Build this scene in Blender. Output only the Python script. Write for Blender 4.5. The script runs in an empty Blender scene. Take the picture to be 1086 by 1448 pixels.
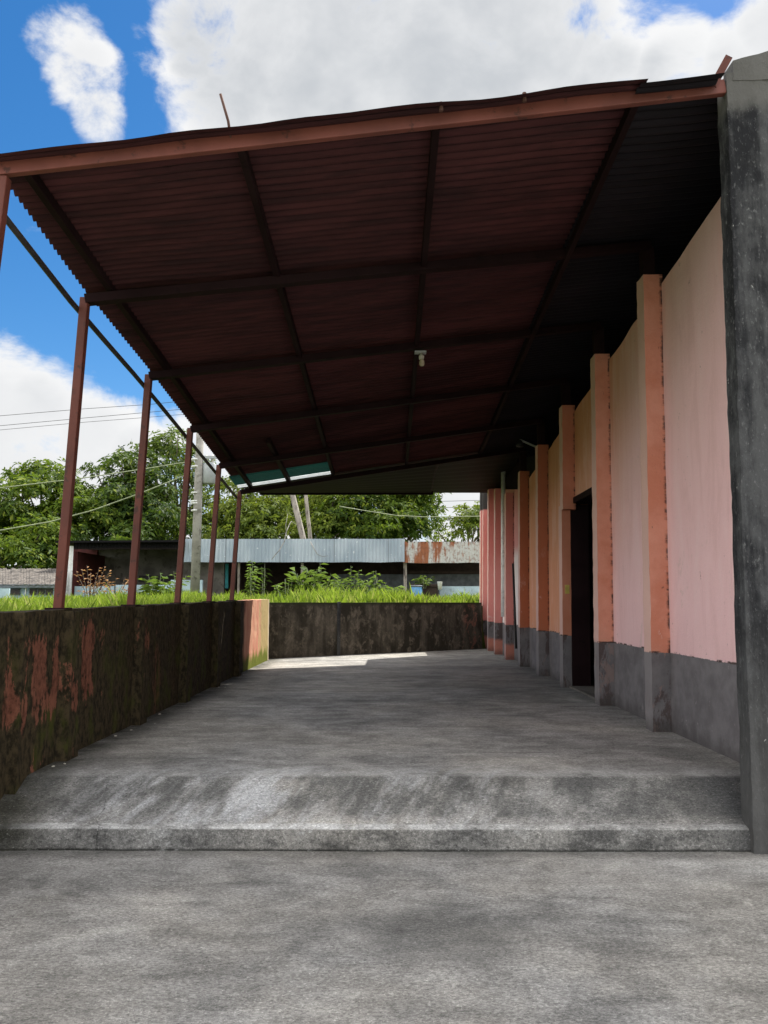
import bpy, math, random
import numpy as np
from mathutils import Vector, Matrix, noise as mnoise
random.seed(7); rng = np.random.default_rng(7)
sc = bpy.context.scene
COL = sc.collection
R = math.radians

# ------------------------------------------------------------------ camera
F = 1100.0
PITCH = math.atan(128 / F); YAW = math.atan(7 / F)
cam = bpy.data.cameras.new('camera')
cam.sensor_fit = 'VERTICAL'; cam.sensor_height = 36; cam.lens = F / 1448 * 36
cam.clip_start = 0.05; cam.clip_end = 3000
camo = bpy.data.objects.new('camera', cam); COL.objects.link(camo)
camo.location = (0, 0, 1.5); camo.rotation_euler = (R(90) + PITCH, 0, YAW)
sc.camera = camo

def ray(px, py):
    u = (px - 543) / F; v = (724 - py) / F
    d = Vector((u, math.cos(PITCH) - v * math.sin(PITCH), math.sin(PITCH) + v * math.cos(PITCH)))
    return Matrix.Rotation(YAW, 3, 'Z') @ d
def at(px, py, Y):
    d = ray(px, py); return Vector((0, 0, 1.5)) + d * (Y / d.y)

# ------------------------------------------------------------------ material helper
class NT:
    def __init__(s, name):
        s.m = bpy.data.materials.new(name); s.m.use_nodes = True
        s.nt = s.m.node_tree; s.b = s.nt.nodes['Principled BSDF']; s.out = s.nt.nodes['Material Output']
        s._p = None
    def n(s, t): return s.nt.nodes.new(t)
    def ln(s, a, b): s.nt.links.new(a, b)
    def put(s, sock, v):
        if isinstance(v, bpy.types.NodeSocket): s.ln(v, sock)
        elif isinstance(v, (tuple, list)) and len(v) == 3 and sock.type == 'RGBA': sock.default_value = (*v, 1)
        else: sock.default_value = v
    @property
    def pos(s):
        if s._p is None: s._p = s.n('ShaderNodeNewGeometry')
        return s._p.outputs['Position']
    @property
    def nrm(s): s.pos; return s._p.outputs['True Normal']
    def xyz(s, v=None):
        x = s.n('ShaderNodeSeparateXYZ'); s.ln(v or s.pos, x.inputs[0]); return x.outputs
    def sc(s, v, k):
        x = s.n('ShaderNodeVectorMath'); x.operation = 'MULTIPLY'; s.ln(v, x.inputs[0]); x.inputs[1].default_value = k; return x.outputs[0]
    def addv(s, v, k):
        x = s.n('ShaderNodeVectorMath'); x.operation = 'ADD'; s.ln(v, x.inputs[0]); s.put(x.inputs[1], k); return x.outputs[0]
    def noise(s, scale, detail=4, k=(1, 1, 1), rough=.55, dist=0, v=None):
        x = s.n('ShaderNodeTexNoise'); s.ln(s.sc(v or s.pos, k), x.inputs['Vector'])
        x.inputs['Scale'].default_value = scale; x.inputs['Detail'].default_value = detail
        x.inputs['Roughness'].default_value = rough; x.inputs['Distortion'].default_value = dist
        return x.outputs['Fac']
    def vor(s, scale, k=(1, 1, 1), feat='F1'):
        x = s.n('ShaderNodeTexVoronoi'); x.feature = feat; s.ln(s.sc(s.pos, k), x.inputs['Vector']); x.inputs['Scale'].default_value = scale
        return x.outputs['Distance']
    def ss(s, v, a, b, lo=0, hi=1):
        x = s.n('ShaderNodeMapRange'); x.interpolation_type = 'SMOOTHSTEP'
        s.put(x.inputs[0], v); x.inputs[1].default_value = a; x.inputs[2].default_value = b
        x.inputs[3].default_value = lo; x.inputs[4].default_value = hi; return x.outputs[0]
    def ma(s, op, a, b=0.0, c=None):
        x = s.n('ShaderNodeMath'); x.operation = op; s.put(x.inputs[0], a); s.put(x.inputs[1], b)
        if c is not None: s.put(x.inputs[2], c)
        return x.outputs[0]
    def mul(s, a, b): return s.ma('MULTIPLY', a, b)
    def add(s, a, b): return s.ma('ADD', a, b)
    def mix(s, f, a, b, mode='MIX'):
        x = s.n('ShaderNodeMix'); x.data_type = 'RGBA'; x.blend_type = mode
        s.put(x.inputs[0], f); s.put(x.inputs[6], a); s.put(x.inputs[7], b); return x.outputs[2]
    def attr(s, name):
        x = s.n('ShaderNodeAttribute'); x.attribute_name = name; return x.outputs['Fac']
    def col(s, v): s.put(s.b.inputs['Base Color'], v)
    def rough(s, v): s.put(s.b.inputs['Roughness'], v)
    def spec(s, v): s.b.inputs['Specular IOR Level'].default_value = v
    def bump(s, h, strength=.4, dist=.01):
        x = s.n('ShaderNodeBump'); x.inputs['Strength'].default_value = strength; x.inputs['Distance'].default_value = dist
        s.ln(h, x.inputs['Height']); s.ln(x.outputs[0], s.b.inputs['Normal'])

MAT = {}
def simple(name, c, rough=.6, var=.25, scale=6, metal=0, k=(1, 1, 1), dirt=None, spec=.3):
    n = NT(name)
    f = n.noise(scale, 6, k)
    c2 = tuple(x * (1 - var) for x in c); c3 = tuple(min(1, x * (1 + var)) for x in c)
    a = n.mix(n.ss(f, .3, .7), c2, c3)
    if dirt: a = n.mix(n.ss(n.noise(scale * 2.3, 5, k, v=n.addv(n.pos, (3.1, 7.7, 1.3))), .52, .68), a, dirt)
    n.col(a); n.rough(rough); n.spec(spec); n.b.inputs['Metallic'].default_value = metal
    n.bump(n.noise(scale * 8, 4), .25, .004)
    MAT[name] = n.m; return n.m

# -- concrete yard and platform
def concrete(name, base, kind):
    n = NT(name)
    x, y, z = n.xyz()
    warp = n.addv(n.pos, n.sc(n.noise(1.3, 3), (.5, .5, .5)))
    big = n.noise(.75, 5, (1, 1.2, 1), v=warp)
    mid = n.noise(3.4, 8, (1, 1.25, 1), .68, .3)
    strk = n.noise(2.6, 7, (.7, 2.4, 1), .66, 1.0)
    fine = n.noise(38, 5, (1, 1.4, 1), .7)
    grit = n.noise(160, 3, (1, 1, 1), .7)
    v = n.add(n.mul(n.ss(big, .38, .62), .30), n.mul(n.ss(mid, .38, .62), .46))
    v = n.add(v, n.mul(n.ss(strk, .36, .64), .36))
    v = n.add(v, n.mul(n.ss(fine, .36, .64), .50))
    v = n.add(v, n.mul(n.ss(grit, .34, .66), .40))       # 0..1.44
    v = n.ma('MULTIPLY_ADD', v, .80, .36)
    c = n.mix(n.ss(big, .35, .65), tuple(b * 1.02 for b in base), (base[0] * 1.03, base[1], base[2] * .95))
    cc = n.n('ShaderNodeVectorMath'); cc.operation = 'SCALE'; n.ln(c, cc.inputs[0]); n.ln(v, cc.inputs['Scale'])
    c = cc.outputs[0]
    tex = n.ma('MULTIPLY_ADD', n.ss(n.noise(62, 6, (.8, 1.5, 1), .72, .8, v=n.addv(n.pos, (3, 3, 3))), .40, .60), .48, .76)
    spk = n.noise(105, 2, (.8, 1.3, 1), .5, .6, v=n.addv(n.pos, (7, 3, 1)))
    tex = n.mul(tex, n.add(n.ss(spk, .61, .71, 1, 1.7), n.ss(spk, .40, .31, 0, -.45)))
    wear = n.noise(1.05, 9, (1, 1.15, 1), .74, .35, v=n.addv(n.pos, (5, 8, 2)))
    tex = n.mul(tex, n.ss(wear, .34, .65, .70, 1.20))
    if kind == 'yard':
        d = n.n('ShaderNodeVectorMath'); d.operation = 'DISTANCE'
        n.ln(n.addv(warp, (0, 0, 0)), d.inputs[0]); d.inputs[1].default_value = (.5, 4.02, .22)
        spot = n.mul(n.ss(d.outputs['Value'], .5, .08), n.ss(fine, .3, .6, .4, .75))
        c = n.mix(spot, c, (.05, .05, .048))
        # darker mottled band along the foot of the step
        c = n.mix(n.mul(n.ss(y, 4.72, 4.94), n.ss(mid, .35, .6, .15, .75)), c, (.07, .068, .06))
        # pale worn patch near the pillar
        c = n.mix(n.mul(n.mul(n.ss(y, 4.25, 4.6), n.ss(y, 4.86, 4.7)), n.mul(n.ss(x, .7, 1.5), n.ss(mid, .3, .6, .2, .55))), c, (.40, .39, .37))
    else:
        onramp = n.mul(n.ss(z, .15, .19), n.ss(z, .352, .335))
        sk = n.addv(n.pos, n.sc(n.n('ShaderNodeCombineXYZ').outputs[0], (0, 0, 0)))
        com = n.n('ShaderNodeCombineXYZ'); n.ln(n.ma('MULTIPLY_ADD', y, -.55, x), com.inputs[0]); n.ln(n.mul(y, .35), com.inputs[1]); n.ln(n.mul(z, .3), com.inputs[2])
        stk = n.noise(5.2, 5, (1, 1, 1), .62, .25, v=com.outputs[0])
        band = n.add(n.mul(n.ss(x, -2.3, -1.6), n.ss(x, -.3, -.75)), n.mul(n.mul(n.ss(x, -.8, -.3), n.ss(x, 1.2, .5)), .75))
        stk2 = n.noise(13, 4, (1, 1, 1), .6, .2, v=com.outputs[0])
        white = n.mul(n.mul(n.ss(n.add(n.mul(stk, .6), n.mul(stk2, .4)), .42, .62), band), n.ss(z, .15, .30, 1, .9))
        c = n.mix(n.mul(n.mul(onramp, n.ss(stk, .5, .36)), .55), c, (.085, .085, .08))
        c = n.mix(n.mul(n.mul(white, n.ss(z, .12, .16)), n.mul(n.ss(y, 5.75, 5.45), .9)), c, (.38, .385, .39))
        # darker ramp slope, darker right corner
        c = n.mix(n.mul(n.mul(onramp, n.ss(mid, .62, .4, .30, .68)), n.add(1.0, n.mul(white, -1))), c, (.075, .075, .073))
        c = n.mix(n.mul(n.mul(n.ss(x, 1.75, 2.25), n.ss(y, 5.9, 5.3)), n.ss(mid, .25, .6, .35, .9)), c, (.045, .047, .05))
        # step riser: pale highlight painted along the lip, dark stains below it
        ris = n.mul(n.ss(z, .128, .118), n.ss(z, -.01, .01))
        c = n.mix(n.mul(n.mul(n.ss(z, .118, .128), n.ss(z, .146, .138)), n.mul(n.ss(mid, .36, .6), n.ss(x, 1.6, -.6, .3, .9))), c, (.50, .50, .49))
        rs = n.noise(2.2, 8, (1.5, 1, 3), .72)
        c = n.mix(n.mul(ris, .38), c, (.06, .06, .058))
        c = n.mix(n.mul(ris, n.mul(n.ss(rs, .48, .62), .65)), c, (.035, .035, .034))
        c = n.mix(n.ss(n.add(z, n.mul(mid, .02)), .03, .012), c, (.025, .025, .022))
        c = n.mix(n.mul(ris, n.mul(n.ss(rs, .42, .34), .6)), c, (.34, .34, .33))
        # pale worn rim along the top of the ramp, one old crack across ramp and step
        c = n.mix(n.mul(n.mul(n.ss(y, 5.37, 5.42), n.ss(y, 5.85, 5.45)), n.ss(mid, .35, .62, .1, .6)), c, (.36, .355, .345))
        ck = n.ma('ABSOLUTE', n.add(n.add(n.ma('MULTIPLY_ADD', y, .22, x), .62), n.mul(n.noise(7, 5, (1, 1, 1), .7), .16)))
        c = n.mix(n.mul(n.mul(n.ss(ck, .005, .0015), n.ss(y, 5.4, 5.3)), n.ss(mid, .3, .6, .2, .75)), c, (.03, .03, .03))
        # soil and moss at the foot of the walls
        edge = n.ss(x, -2.02, -2.42)
        c = n.mix(n.mul(edge, n.ss(mid, .3, .6, .2, .95)), c, (.035, .034, .024))
        # drag lines across the floor
        dl = n.noise(1.6, 7, (.35, 5.5, 1), .68, 1.1, v=n.addv(n.pos, (4, 2, 0)))
        fl = n.ss(z, .34, .3495)
        c = n.mix(n.mul(n.mul(fl, n.ss(dl, .56, .68)), .6), c, (.33, .32, .30))
        c = n.mix(n.mul(n.mul(fl, n.ss(dl, .43, .33)), .6), c, (.075, .072, .066))
        # floor darkens towards the doorway
        c = n.mix(n.mul(fl, n.mul(n.mul(n.ss(y, 8.0, 12), n.ss(x, -.8, 2.0)), .35)), c, (.10, .098, .085))
    fl_ = n.noise(55, 2, (.5, 1.6, 1), .5, 2.2, v=n.addv(n.pos, (9, 1, 4)))
    c = n.mix(n.mul(n.ss(fl_, .66, .72), .55), c, (.34, .335, .32))
    # hairline cracks
    cr = n.vor(.55, (1, 1, 1), 'DISTANCE_TO_EDGE')
    n.col(c); n.rough(.85); n.spec(.25)
    fin = n.n('ShaderNodeVectorMath'); fin.operation = 'SCALE'; n.ln(c, fin.inputs[0]); n.ln(tex, fin.inputs['Scale']); n.col(fin.outputs[0])
    h = n.add(n.mul(fine, .6), n.add(n.mul(grit, .35), n.mul(mid, .9)))
    n.bump(h, .8, .014)
    MAT[name] = n.m
concrete('yard_concrete', (.216, .210, .199), 'yard')
concrete('platform_concrete', (.214, .209, .199), 'platform')

# -- mossy low wall with old orange paint
n = NT('mossy_paint'); x, y, z = n.xyz()
warp = n.addv(n.pos, n.sc(n.noise(4, 4), (.15, .15, .15)))
p1 = n.noise(1.5, 8, (1, 1.5, .62), .66, .35, v=warp); fine = n.noise(26, 5, (1, 1, .6), .65); mid = n.noise(5, 5, (1, 1, .5))
strk = n.noise(7, 5, (1, 1.4, .12), .6)
moss = n.mix(n.ss(fine, .35, .65), (.015, .012, .007), (.055, .041, .022))
moss = n.mix(n.mul(n.ss(mid, .5, .68), n.ss(z, 1.3, .55, .25, .9)), moss, (.045, .05, .010))
paint = n.mix(n.ss(n.add(n.mul(fine, .6), n.mul(mid, .4)), .36, .62), (.085, .032, .02), (.185, .074, .047))
where = n.mul(n.ss(y, 8.2, 6.6), n.mul(n.ss(z, .55, .8), n.ss(z, 1.42, 1.2)))
msk = n.ss(n.add(n.add(n.mul(p1, .75), n.mul(strk, .3)), n.add(n.mul(where, .11), n.mul(n.add(fine, -.5), .16))), .61, .638)
c = n.mix(n.mul(n.mul(msk, n.ss(y, 8.8, 7.2, .08, 1)), n.ss(n.add(n.mul(fine, .5), n.mul(mid, .5)), .34, .5, .35, 1)), moss, paint)
# far end: paint still whole, moss only low down
fend = n.ss(n.add(y, n.mul(mid, .5)), 13.3, 13.55)
good = n.mix(n.ss(mid, .35, .7), (.50, .22, .15), (.58, .33, .22))
good = n.mix(n.mul(n.ss(n.add(n.mul(y, .5), n.mul(mid, .7)), 7.7, 7.85), .85), good, (.36, .30, .13))
good = n.mix(n.ss(n.add(n.mul(z, -1), n.mul(p1, .8)), -.28, -.10), good, (.13, .15, .02))
c = n.mix(fend, c, good)
c = n.mix(n.ss(y, 15.75, 15.85), c, (.60, .50, .36))
n.col(c); n.rough(.95); n.spec(.12); n.bump(n.add(fine, n.mul(mid, .7)), .7, .012); MAT['mossy_paint'] = n.m

# -- black stained concrete (far wall)
n = NT('stained_concrete'); x, y, z = n.xyz()
big = n.noise(1.6, 6, (1, 1, .8), .65); strk = n.noise(6, 6, (1, 1, .1), .6); fine = n.noise(22, 5, (1, 1, 1), .65); mid = n.noise(5.5, 6, (1, 1, .7), .7, .5)
c = n.mix(n.ss(n.add(n.mul(big, .55), n.mul(strk, .45)), .42, .62), (.040, .035, .027), (.125, .108, .086))
c = n.mix(n.mul(n.ss(mid, .50, .66), .8), c, (.20, .17, .135))
c = n.mix(n.mul(n.mul(n.ss(strk, .6, .72), n.ss(z, .5, 1.2, .2, 1)), .7), c, (.15, .125, .10))
c = n.mix(n.mul(n.ss(x, 1.75, 1.95), n.ss(mid, .5, .62)), c, (.22, .10, .075))
c = n.mix(n.ss(z, 1.40, 1.5), c, (.035, .04, .02))
c = n.mix(n.mul(n.ss(fine, .3, .7), .3), c, (.02, .018, .014))
n.col(c); n.rough(.95); n.spec(.1); n.bump(n.add(fine, mid), .6, .01); MAT['stained_concrete'] = n.m

# -- painted plaster of the hall (paint bands, worn colours, shade tones painted in)
def plaster(name, kind):
    n = NT(name); x, y, z = n.xyz()
    big = n.noise(1.1, 5); fine = n.noise(30, 5, (1, 1, 1), .65); mid = n.noise(5, 6, (1, 1, 1), .65)
    strk = n.noise(5.5, 6, (1, 1, .16), .7, .5); grit = n.noise(120, 3)
    far = n.ss(y, 15.2, 15.5)
    if kind == 'wall':
        tan = n.ss(n.add(n.add(n.mul(z, .12), n.mul(y, .16)), n.mul(big, .2)), 1.62, 2.2)  # tan rises with height and distance, painting in the dim warm shade
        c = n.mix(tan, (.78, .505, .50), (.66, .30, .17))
        c = n.mix(n.mul(n.ss(strk, .46, .66), .25), c, (.82, .62, .60))
        c = n.mix(n.mul(n.ss(strk, .48, .36), .16), c, (.50, .27, .24))
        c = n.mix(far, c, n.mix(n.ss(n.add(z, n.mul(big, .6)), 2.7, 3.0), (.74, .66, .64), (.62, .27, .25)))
    else:
        c = n.mix(n.ss(n.add(n.mul(big, .6), n.mul(mid, .4)), .38, .62), (.57, .215, .135), (.68, .31, .22))
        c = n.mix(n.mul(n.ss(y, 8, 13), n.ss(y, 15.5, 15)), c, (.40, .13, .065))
        c = n.mix(far, c, (.62, .235, .21))
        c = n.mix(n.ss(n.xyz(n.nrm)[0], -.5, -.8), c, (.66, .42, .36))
    c = n.mix(n.mul(n.ss(y, 19.5, 19.6), n.ss(z, 3.85, 3.9)), c, (.05, .048, .045))
    if kind != 'wall':
        x0 = n.add(x, n.mul(n.add(z, -.35), -.018))
        c = n.mix(n.mul(n.ss(n.add(x0, n.mul(fine, .05)), 2.525, 2.555), n.ss(n.noise(11, 5, (0, 1, 1), .7), .42, .56)), c, (.06, .03, .025))
    sp = n.ss(n.noise(16, 6, (1, 1, .45), .75), .66, .70)
    c = n.mix(n.mul(sp, .75), c, (.13, .065, .05))
    scr = n.ss(n.noise(24, 5, (1, 1, .25), .7, .4, v=n.addv(n.pos, (1, 5, 2))), .68, .71)
    c = n.mix(n.mul(scr, n.ss(z, 2.2, 1.2, .1, .8)), c, (.74, .60, .56))
    fl2 = n.ss(n.noise(3.2, 9, (1, 1, .55), .78, .3, v=n.addv(n.pos, (6, 1, 3))), .60, .625)
    c = n.mix(n.mul(fl2, n.ss(z, 2.6, 1.1, .05, .7)), c, n.mix(fine, (.52, .34, .30), (.70, .52, .48)))
    # grey skirting band with scuffs
    gz = n.add(z, n.mul(n.add(fine, -.5), .022))
    g = n.mix(n.ss(mid, .3, .7), (.12, .112, .117), (.18, .17, .175))
    if kind != 'wall':
        g = n.mix(n.mul(n.ss(n.noise(4.5, 8, (1, 1, .4), .75, .4), .50, .56), .85), g, (.075, .055, .053))
        g = n.mix(n.mul(n.ss(n.noise(6, 8, (1, 1, .4), .75, .4, v=n.addv(n.pos, (2, 2, 9))), .56, .6), .7), g, (.24, .17, .155))
        lowp = n.mul(far, n.ss(n.add(z, n.mul(mid, .15)), .78, .70))
        g = n.mix(lowp, g, (.52, .20, .15))
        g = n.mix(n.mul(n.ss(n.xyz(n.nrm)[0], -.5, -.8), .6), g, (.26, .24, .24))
    g = n.mix(n.mul(n.ss(n.noise(14, 6, (1, 1, .6), .75), .66, .7), .8), g, (.42, .39, .38))
    g = n.mix(n.mul(n.ss(n.add(z, n.mul(mid, .2)), .62, .45), .55), g, (.05, .048, .045))
    c = n.mix(n.ss(gz, 1.052, 1.046), c, g)
    c = n.mix(n.mul(n.mul(n.ss(gz, 1.04, 1.05), n.ss(gz, 1.066, 1.056)), n.ss(mid, .5, .56)), c, (.06, .045, .04))
    c = n.mix(n.mul(n.ss(grit, .3, .7), .10), c, (.2, .14, .12))
    n.col(c); n.rough(.9); n.spec(.15)
    n.bump(n.add(n.add(n.mul(fine, .7), n.mul(mid, .8)), n.mul(grit, .3)), .45, .008)
    MAT[name] = n.m
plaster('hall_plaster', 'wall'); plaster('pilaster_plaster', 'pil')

# -- weathered pillar
n = NT('pillar_concrete'); x, y, z = n.xyz()
strk = n.noise(7, 6, (1, 1, .08), .62); mid = n.noise(6, 7, (1, 1, .6), .7); fine = n.noise(45, 5, (1, 1, .5), .7); big = n.noise(1.2, 4)
c = n.mix(n.ss(n.add(n.mul(strk, .55), n.mul(mid, .5)), .42, .62), (.017, .0175, .0195), (.070, .071, .073))
c = n.mix(n.mul(n.ss(fine, .55, .72), .5), c, (.20, .20, .20))
c = n.mix(n.mul(n.ss(n.add(z, n.mul(mid, .5)), 1.9, .3), .55), c, (.10, .098, .092))
c = n.mix(n.mul(n.ss(n.add(z, n.mul(mid, .25)), 4.85, 5.0), .8), c, (.12, .117, .11))
c = n.mix(n.mul(n.ss(n.noise(11, 5, (1, 1, .6), .7), .66, .71), .8), c, (.42, .42, .40))
n.col(c); n.rough(.95); n.spec(.12); n.bump(n.add(fine, n.mul(mid, 1.3)), .8, .012); MAT['pillar_concrete'] = n.m

# -- roof sheets and steel
def sheet(name, a, b, dirt):
    n = NT(name)
    X_ = n.xyz(); tv = n.n('ShaderNodeCombineXYZ'); n.ln(n.mul(X_[0], .12), tv.inputs[0]); n.ln(n.mul(n.attr('tt'), 2.0), tv.inputs[1])
    ln_ = n.noise(8, 6, (1, 1, 1), .7, 0, v=tv.outputs[0])
    band = n.noise(.9, 4, (.25, 2.6, .4), .6); mid = n.noise(3.5, 6, (.5, 2.5, 1), .65); fine = n.noise(40, 4, (.4, 2, 1))
    c = n.mix(n.ss(n.add(n.mul(band, .7), n.mul(mid, .3)), .36, .64), a, b)
    c = n.mix(n.mul(n.ss(ln_, .48, .60), .5), c, dirt)
    c = n.mix(n.mul(n.ss(mid, .55, .7), .25), c, dirt)
    gr = n.ma('ABSOLUTE', n.ma('SINE', n.mul(n.attr('tt'), 21.5 * math.pi)))       # groove shade painted in as dark lines
    c = n.mix(n.mul(n.ss(n.add(gr, n.mul(mid, .35)), .72, .38), .8), c, tuple(v * .3 for v in dirt))  # dirt colour darkened further for the painted groove shade
    n.col(c); n.rough(.7); n.spec(.12); n.bump(fine, .2, .004); MAT[name] = n.m
sheet('red_sheet', (.036, .0135, .0145), (.076, .026, .027), (.018, .010, .011))
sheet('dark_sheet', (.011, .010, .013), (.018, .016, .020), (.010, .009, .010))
sheet('brown_sheet', (.024, .016, .0135), (.042, .030, .025), (.016, .011, .009))
def steel(name, c, rust, sp=.3):
    n = NT(name); f = n.noise(9, 6, (1, 1, 1), .65); g = n.noise(2.2, 4)
    k = n.mix(n.ss(g, .35, .65), tuple(v * .8 for v in c), tuple(v * 1.15 for v in c))
    k = n.mix(n.mul(n.ss(f, .58, .66), .85), k, rust); n.col(k); n.rough(.6); n.spec(sp); n.bump(n.noise(50, 4), .2, .003); MAT[name] = n.m
steel('red_oxide_steel', (.10, .028, .0185), (.04, .017, .013))
steel('front_beam_steel', (.155, .05, .038), (.06, .026, .022))
steel('dark_steel', (.0165, .0088, .0095), (.011, .007, .0075), .03)
simple('black_pipe', (.03, .026, .026), .6)
simple('rusty_bar', (.09, .045, .035), .8)

def translucent(name, c, d):
    n = NT(name); t = n.n('ShaderNodeBsdfTranslucent'); mixs = n.n('ShaderNodeMixShader'); mixs.inputs[0].default_value = d
    f = n.noise(4, 5, (.5, 3, 1)); k = n.mix(n.ss(f, .3, .7), tuple(v * .75 for v in c), c)
    n.col(k); n.put(t.inputs[0], k); n.rough(.5)
    n.ln(n.b.outputs[0], mixs.inputs[1]); n.ln(t.outputs[0], mixs.inputs[2]); n.ln(mixs.outputs[0], n.out.inputs[0]); MAT[name] = n.m
translucent('green_plastic', (.004, .032, .025), .25)
translucent('clear_plastic', (.5, .54, .56), .36)

simple('interior_dark', (.05, .048, .045), .9)
simple('grey_render', (.125, .115, .10), .9, .3, 2.5, dirt=(.07, .062, .05))
simple('dark_wood', (.05, .035, .028), .9)
simple('pale_blue_paint', (.40, .52, .58), .8, .18, 2, dirt=(.26, .33, .35))
simple('deep_red_paint', (.06, .013, .012), .85)
simple('teal_paint', (.02, .16, .17), .7)
simple('white_paint', (.72, .73, .72), .6, .1, 5, dirt=(.58, .57, .55))
simple('old_tiles', (.075, .066, .058), .95, .5, 3, k=(1.6, 1, 1), dirt=(.16, .145, .13))
simple('grey_trim', (.16, .18, .20), .8)
simple('window_dark', (.05, .035, .03), .4)
simple('pole_concrete', (.30, .285, .26), .9, .2, 3, dirt=(.16, .15, .13))
simple('transformer_grey', (.33, .35, .36), .5, .1)
simple('cable_black', (.02, .02, .02), .6)
simple('cable_pale', (.22, .25, .15), .7)
simple('bark', (.12, .10, .08), .95, .4, 5, k=(1, 1, .3))
simple('pale_bark', (.30, .27, .23), .95, .3, 4, k=(1, 1, .3), dirt=(.12, .10, .09))
simple('barrel_blue', (.10, .27, .48), .5, .2, 4)
simple('porcelain', (.42, .40, .34), .4, .08, 20)
simple('bulb_glass', (.38, .33, .24), .25, .15, 30)
simple('switch_yellow', (.45, .36, .08), .5)
simple('soil', (.10, .075, .05), .95)

# galvanised fascia sheets
n = NT('galvanised_sheet'); x, y, z = n.xyz()
f = n.noise(1.3, 5, (1, 1, .5)); s = n.noise(6, 5, (1, 1, .08)); sh = n.ma('FRACT', n.mul(x, .55))
c = n.mix(n.ss(f, .35, .65), (.27, .33, .385), (.39, .45, .50))
c = n.mix(n.mul(n.ss(s, .5, .68), .45), c, (.26, .31, .36))
c = n.mix(n.mul(n.ss(n.noise(9, 5), .66, .7), .8), c, (.72, .74, .75))
c = n.mix(n.ss(sh, .985, .99), c, (.16, .18, .20))
n.col(c); n.rough(.5); n.b.inputs['Metallic'].default_value = .15; MAT['galvanised_sheet'] = n.m
n = NT('rusted_sheet')
f = n.noise(1.9, 6, (1, 1, .5), .65, .4); s = n.noise(3.4, 5, (1, 1, .1), .6)
c = n.mix(n.ss(n.add(n.mul(f, .45), n.mul(s, .6)), .46, .54), (.46, .47, .45), (.27, .095, .04))
c = n.mix(n.mul(n.ss(n.noise(14, 5), .5, .62), .5), c, (.16, .06, .03))
n.col(c); n.rough(.8); MAT['rusted_sheet'] = n.m

def leafmat(name, dark, light, trans=.35, tip=None):
    n = NT(name); r = n.attr('rnd'); cl = n.attr('clump')
    c = n.mix(n.ss(n.add(n.mul(r, .45), n.mul(cl, .55)), .15, .9), dark, light)
    if tip: c = n.mix(n.ss(r, .80, .95), c, tip)
    n.col(c); n.rough(.6); n.spec(.12)
    t = n.n('ShaderNodeBsdfTranslucent'); n.put(t.inputs[0], n.mix(.5, c, (light[0] * 1.5, light[1] * 1.5, light[2]), 'MIX'))
    m = n.n('ShaderNodeMixShader'); m.inputs[0].default_value = trans
    n.ln(n.b.outputs[0], m.inputs[1]); n.ln(t.outputs[0], m.inputs[2]); n.ln(m.outputs[0], n.out.inputs[0]); MAT[name] = n.m
leafmat('leaf_green', (.022, .048, .008), (.105, .16, .014), .38, (.19, .23, .03))
leafmat('leaf_dark', (.014, .034, .008), (.070, .115, .014), .34, (.14, .18, .025))
leafmat('leaf_lime', (.05, .085, .012), (.16, .20, .028), .4)
leafmat('leaf_airy', (.028, .055, .012), (.11, .16, .025), .4, (.2, .23, .05))
leafmat('weed_leaf', (.035, .07, .015), (.12, .18, .03), .4)
leafmat('dry_leaf', (.20, .09, .04), (.34, .20, .10), .3)
leafmat('grass_blade', (.055, .11, .014), (.22, .305, .035), .45, (.36, .34, .12))
n = NT('field_soil'); f = n.noise(2, 5)
n.col(n.mix(n.ss(f, .35, .65), (.06, .085, .02), (.11, .13, .035))); n.rough(.95); n.spec(.1); MAT['field_soil'] = n.m

# ------------------------------------------------------------------ objects helper
def link(name, me, mat=None, parent=None):
    if isinstance(mat, str): mat = MAT[mat]
    if mat is not None: me.materials.append(mat)
    o = bpy.data.objects.new(name, me); COL.objects.link(o)
    if parent is not None:
        o.parent = parent; o.matrix_parent_inverse = Matrix.Translation(-Vector(parent.location))
    return o
def tag(o, label=None, cat=None, group=None, kind=None):
    if label: o['label'] = label
    if cat: o['category'] = cat
    if group: o['group'] = group
    if kind: o['kind'] = kind
    return o
def thing(name, loc, label, cat, group=None):
    o = bpy.data.objects.new(name, None); o.empty_display_size = .2; COL.objects.link(o); o.location = loc
    return tag(o, label, cat, group)

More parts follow.
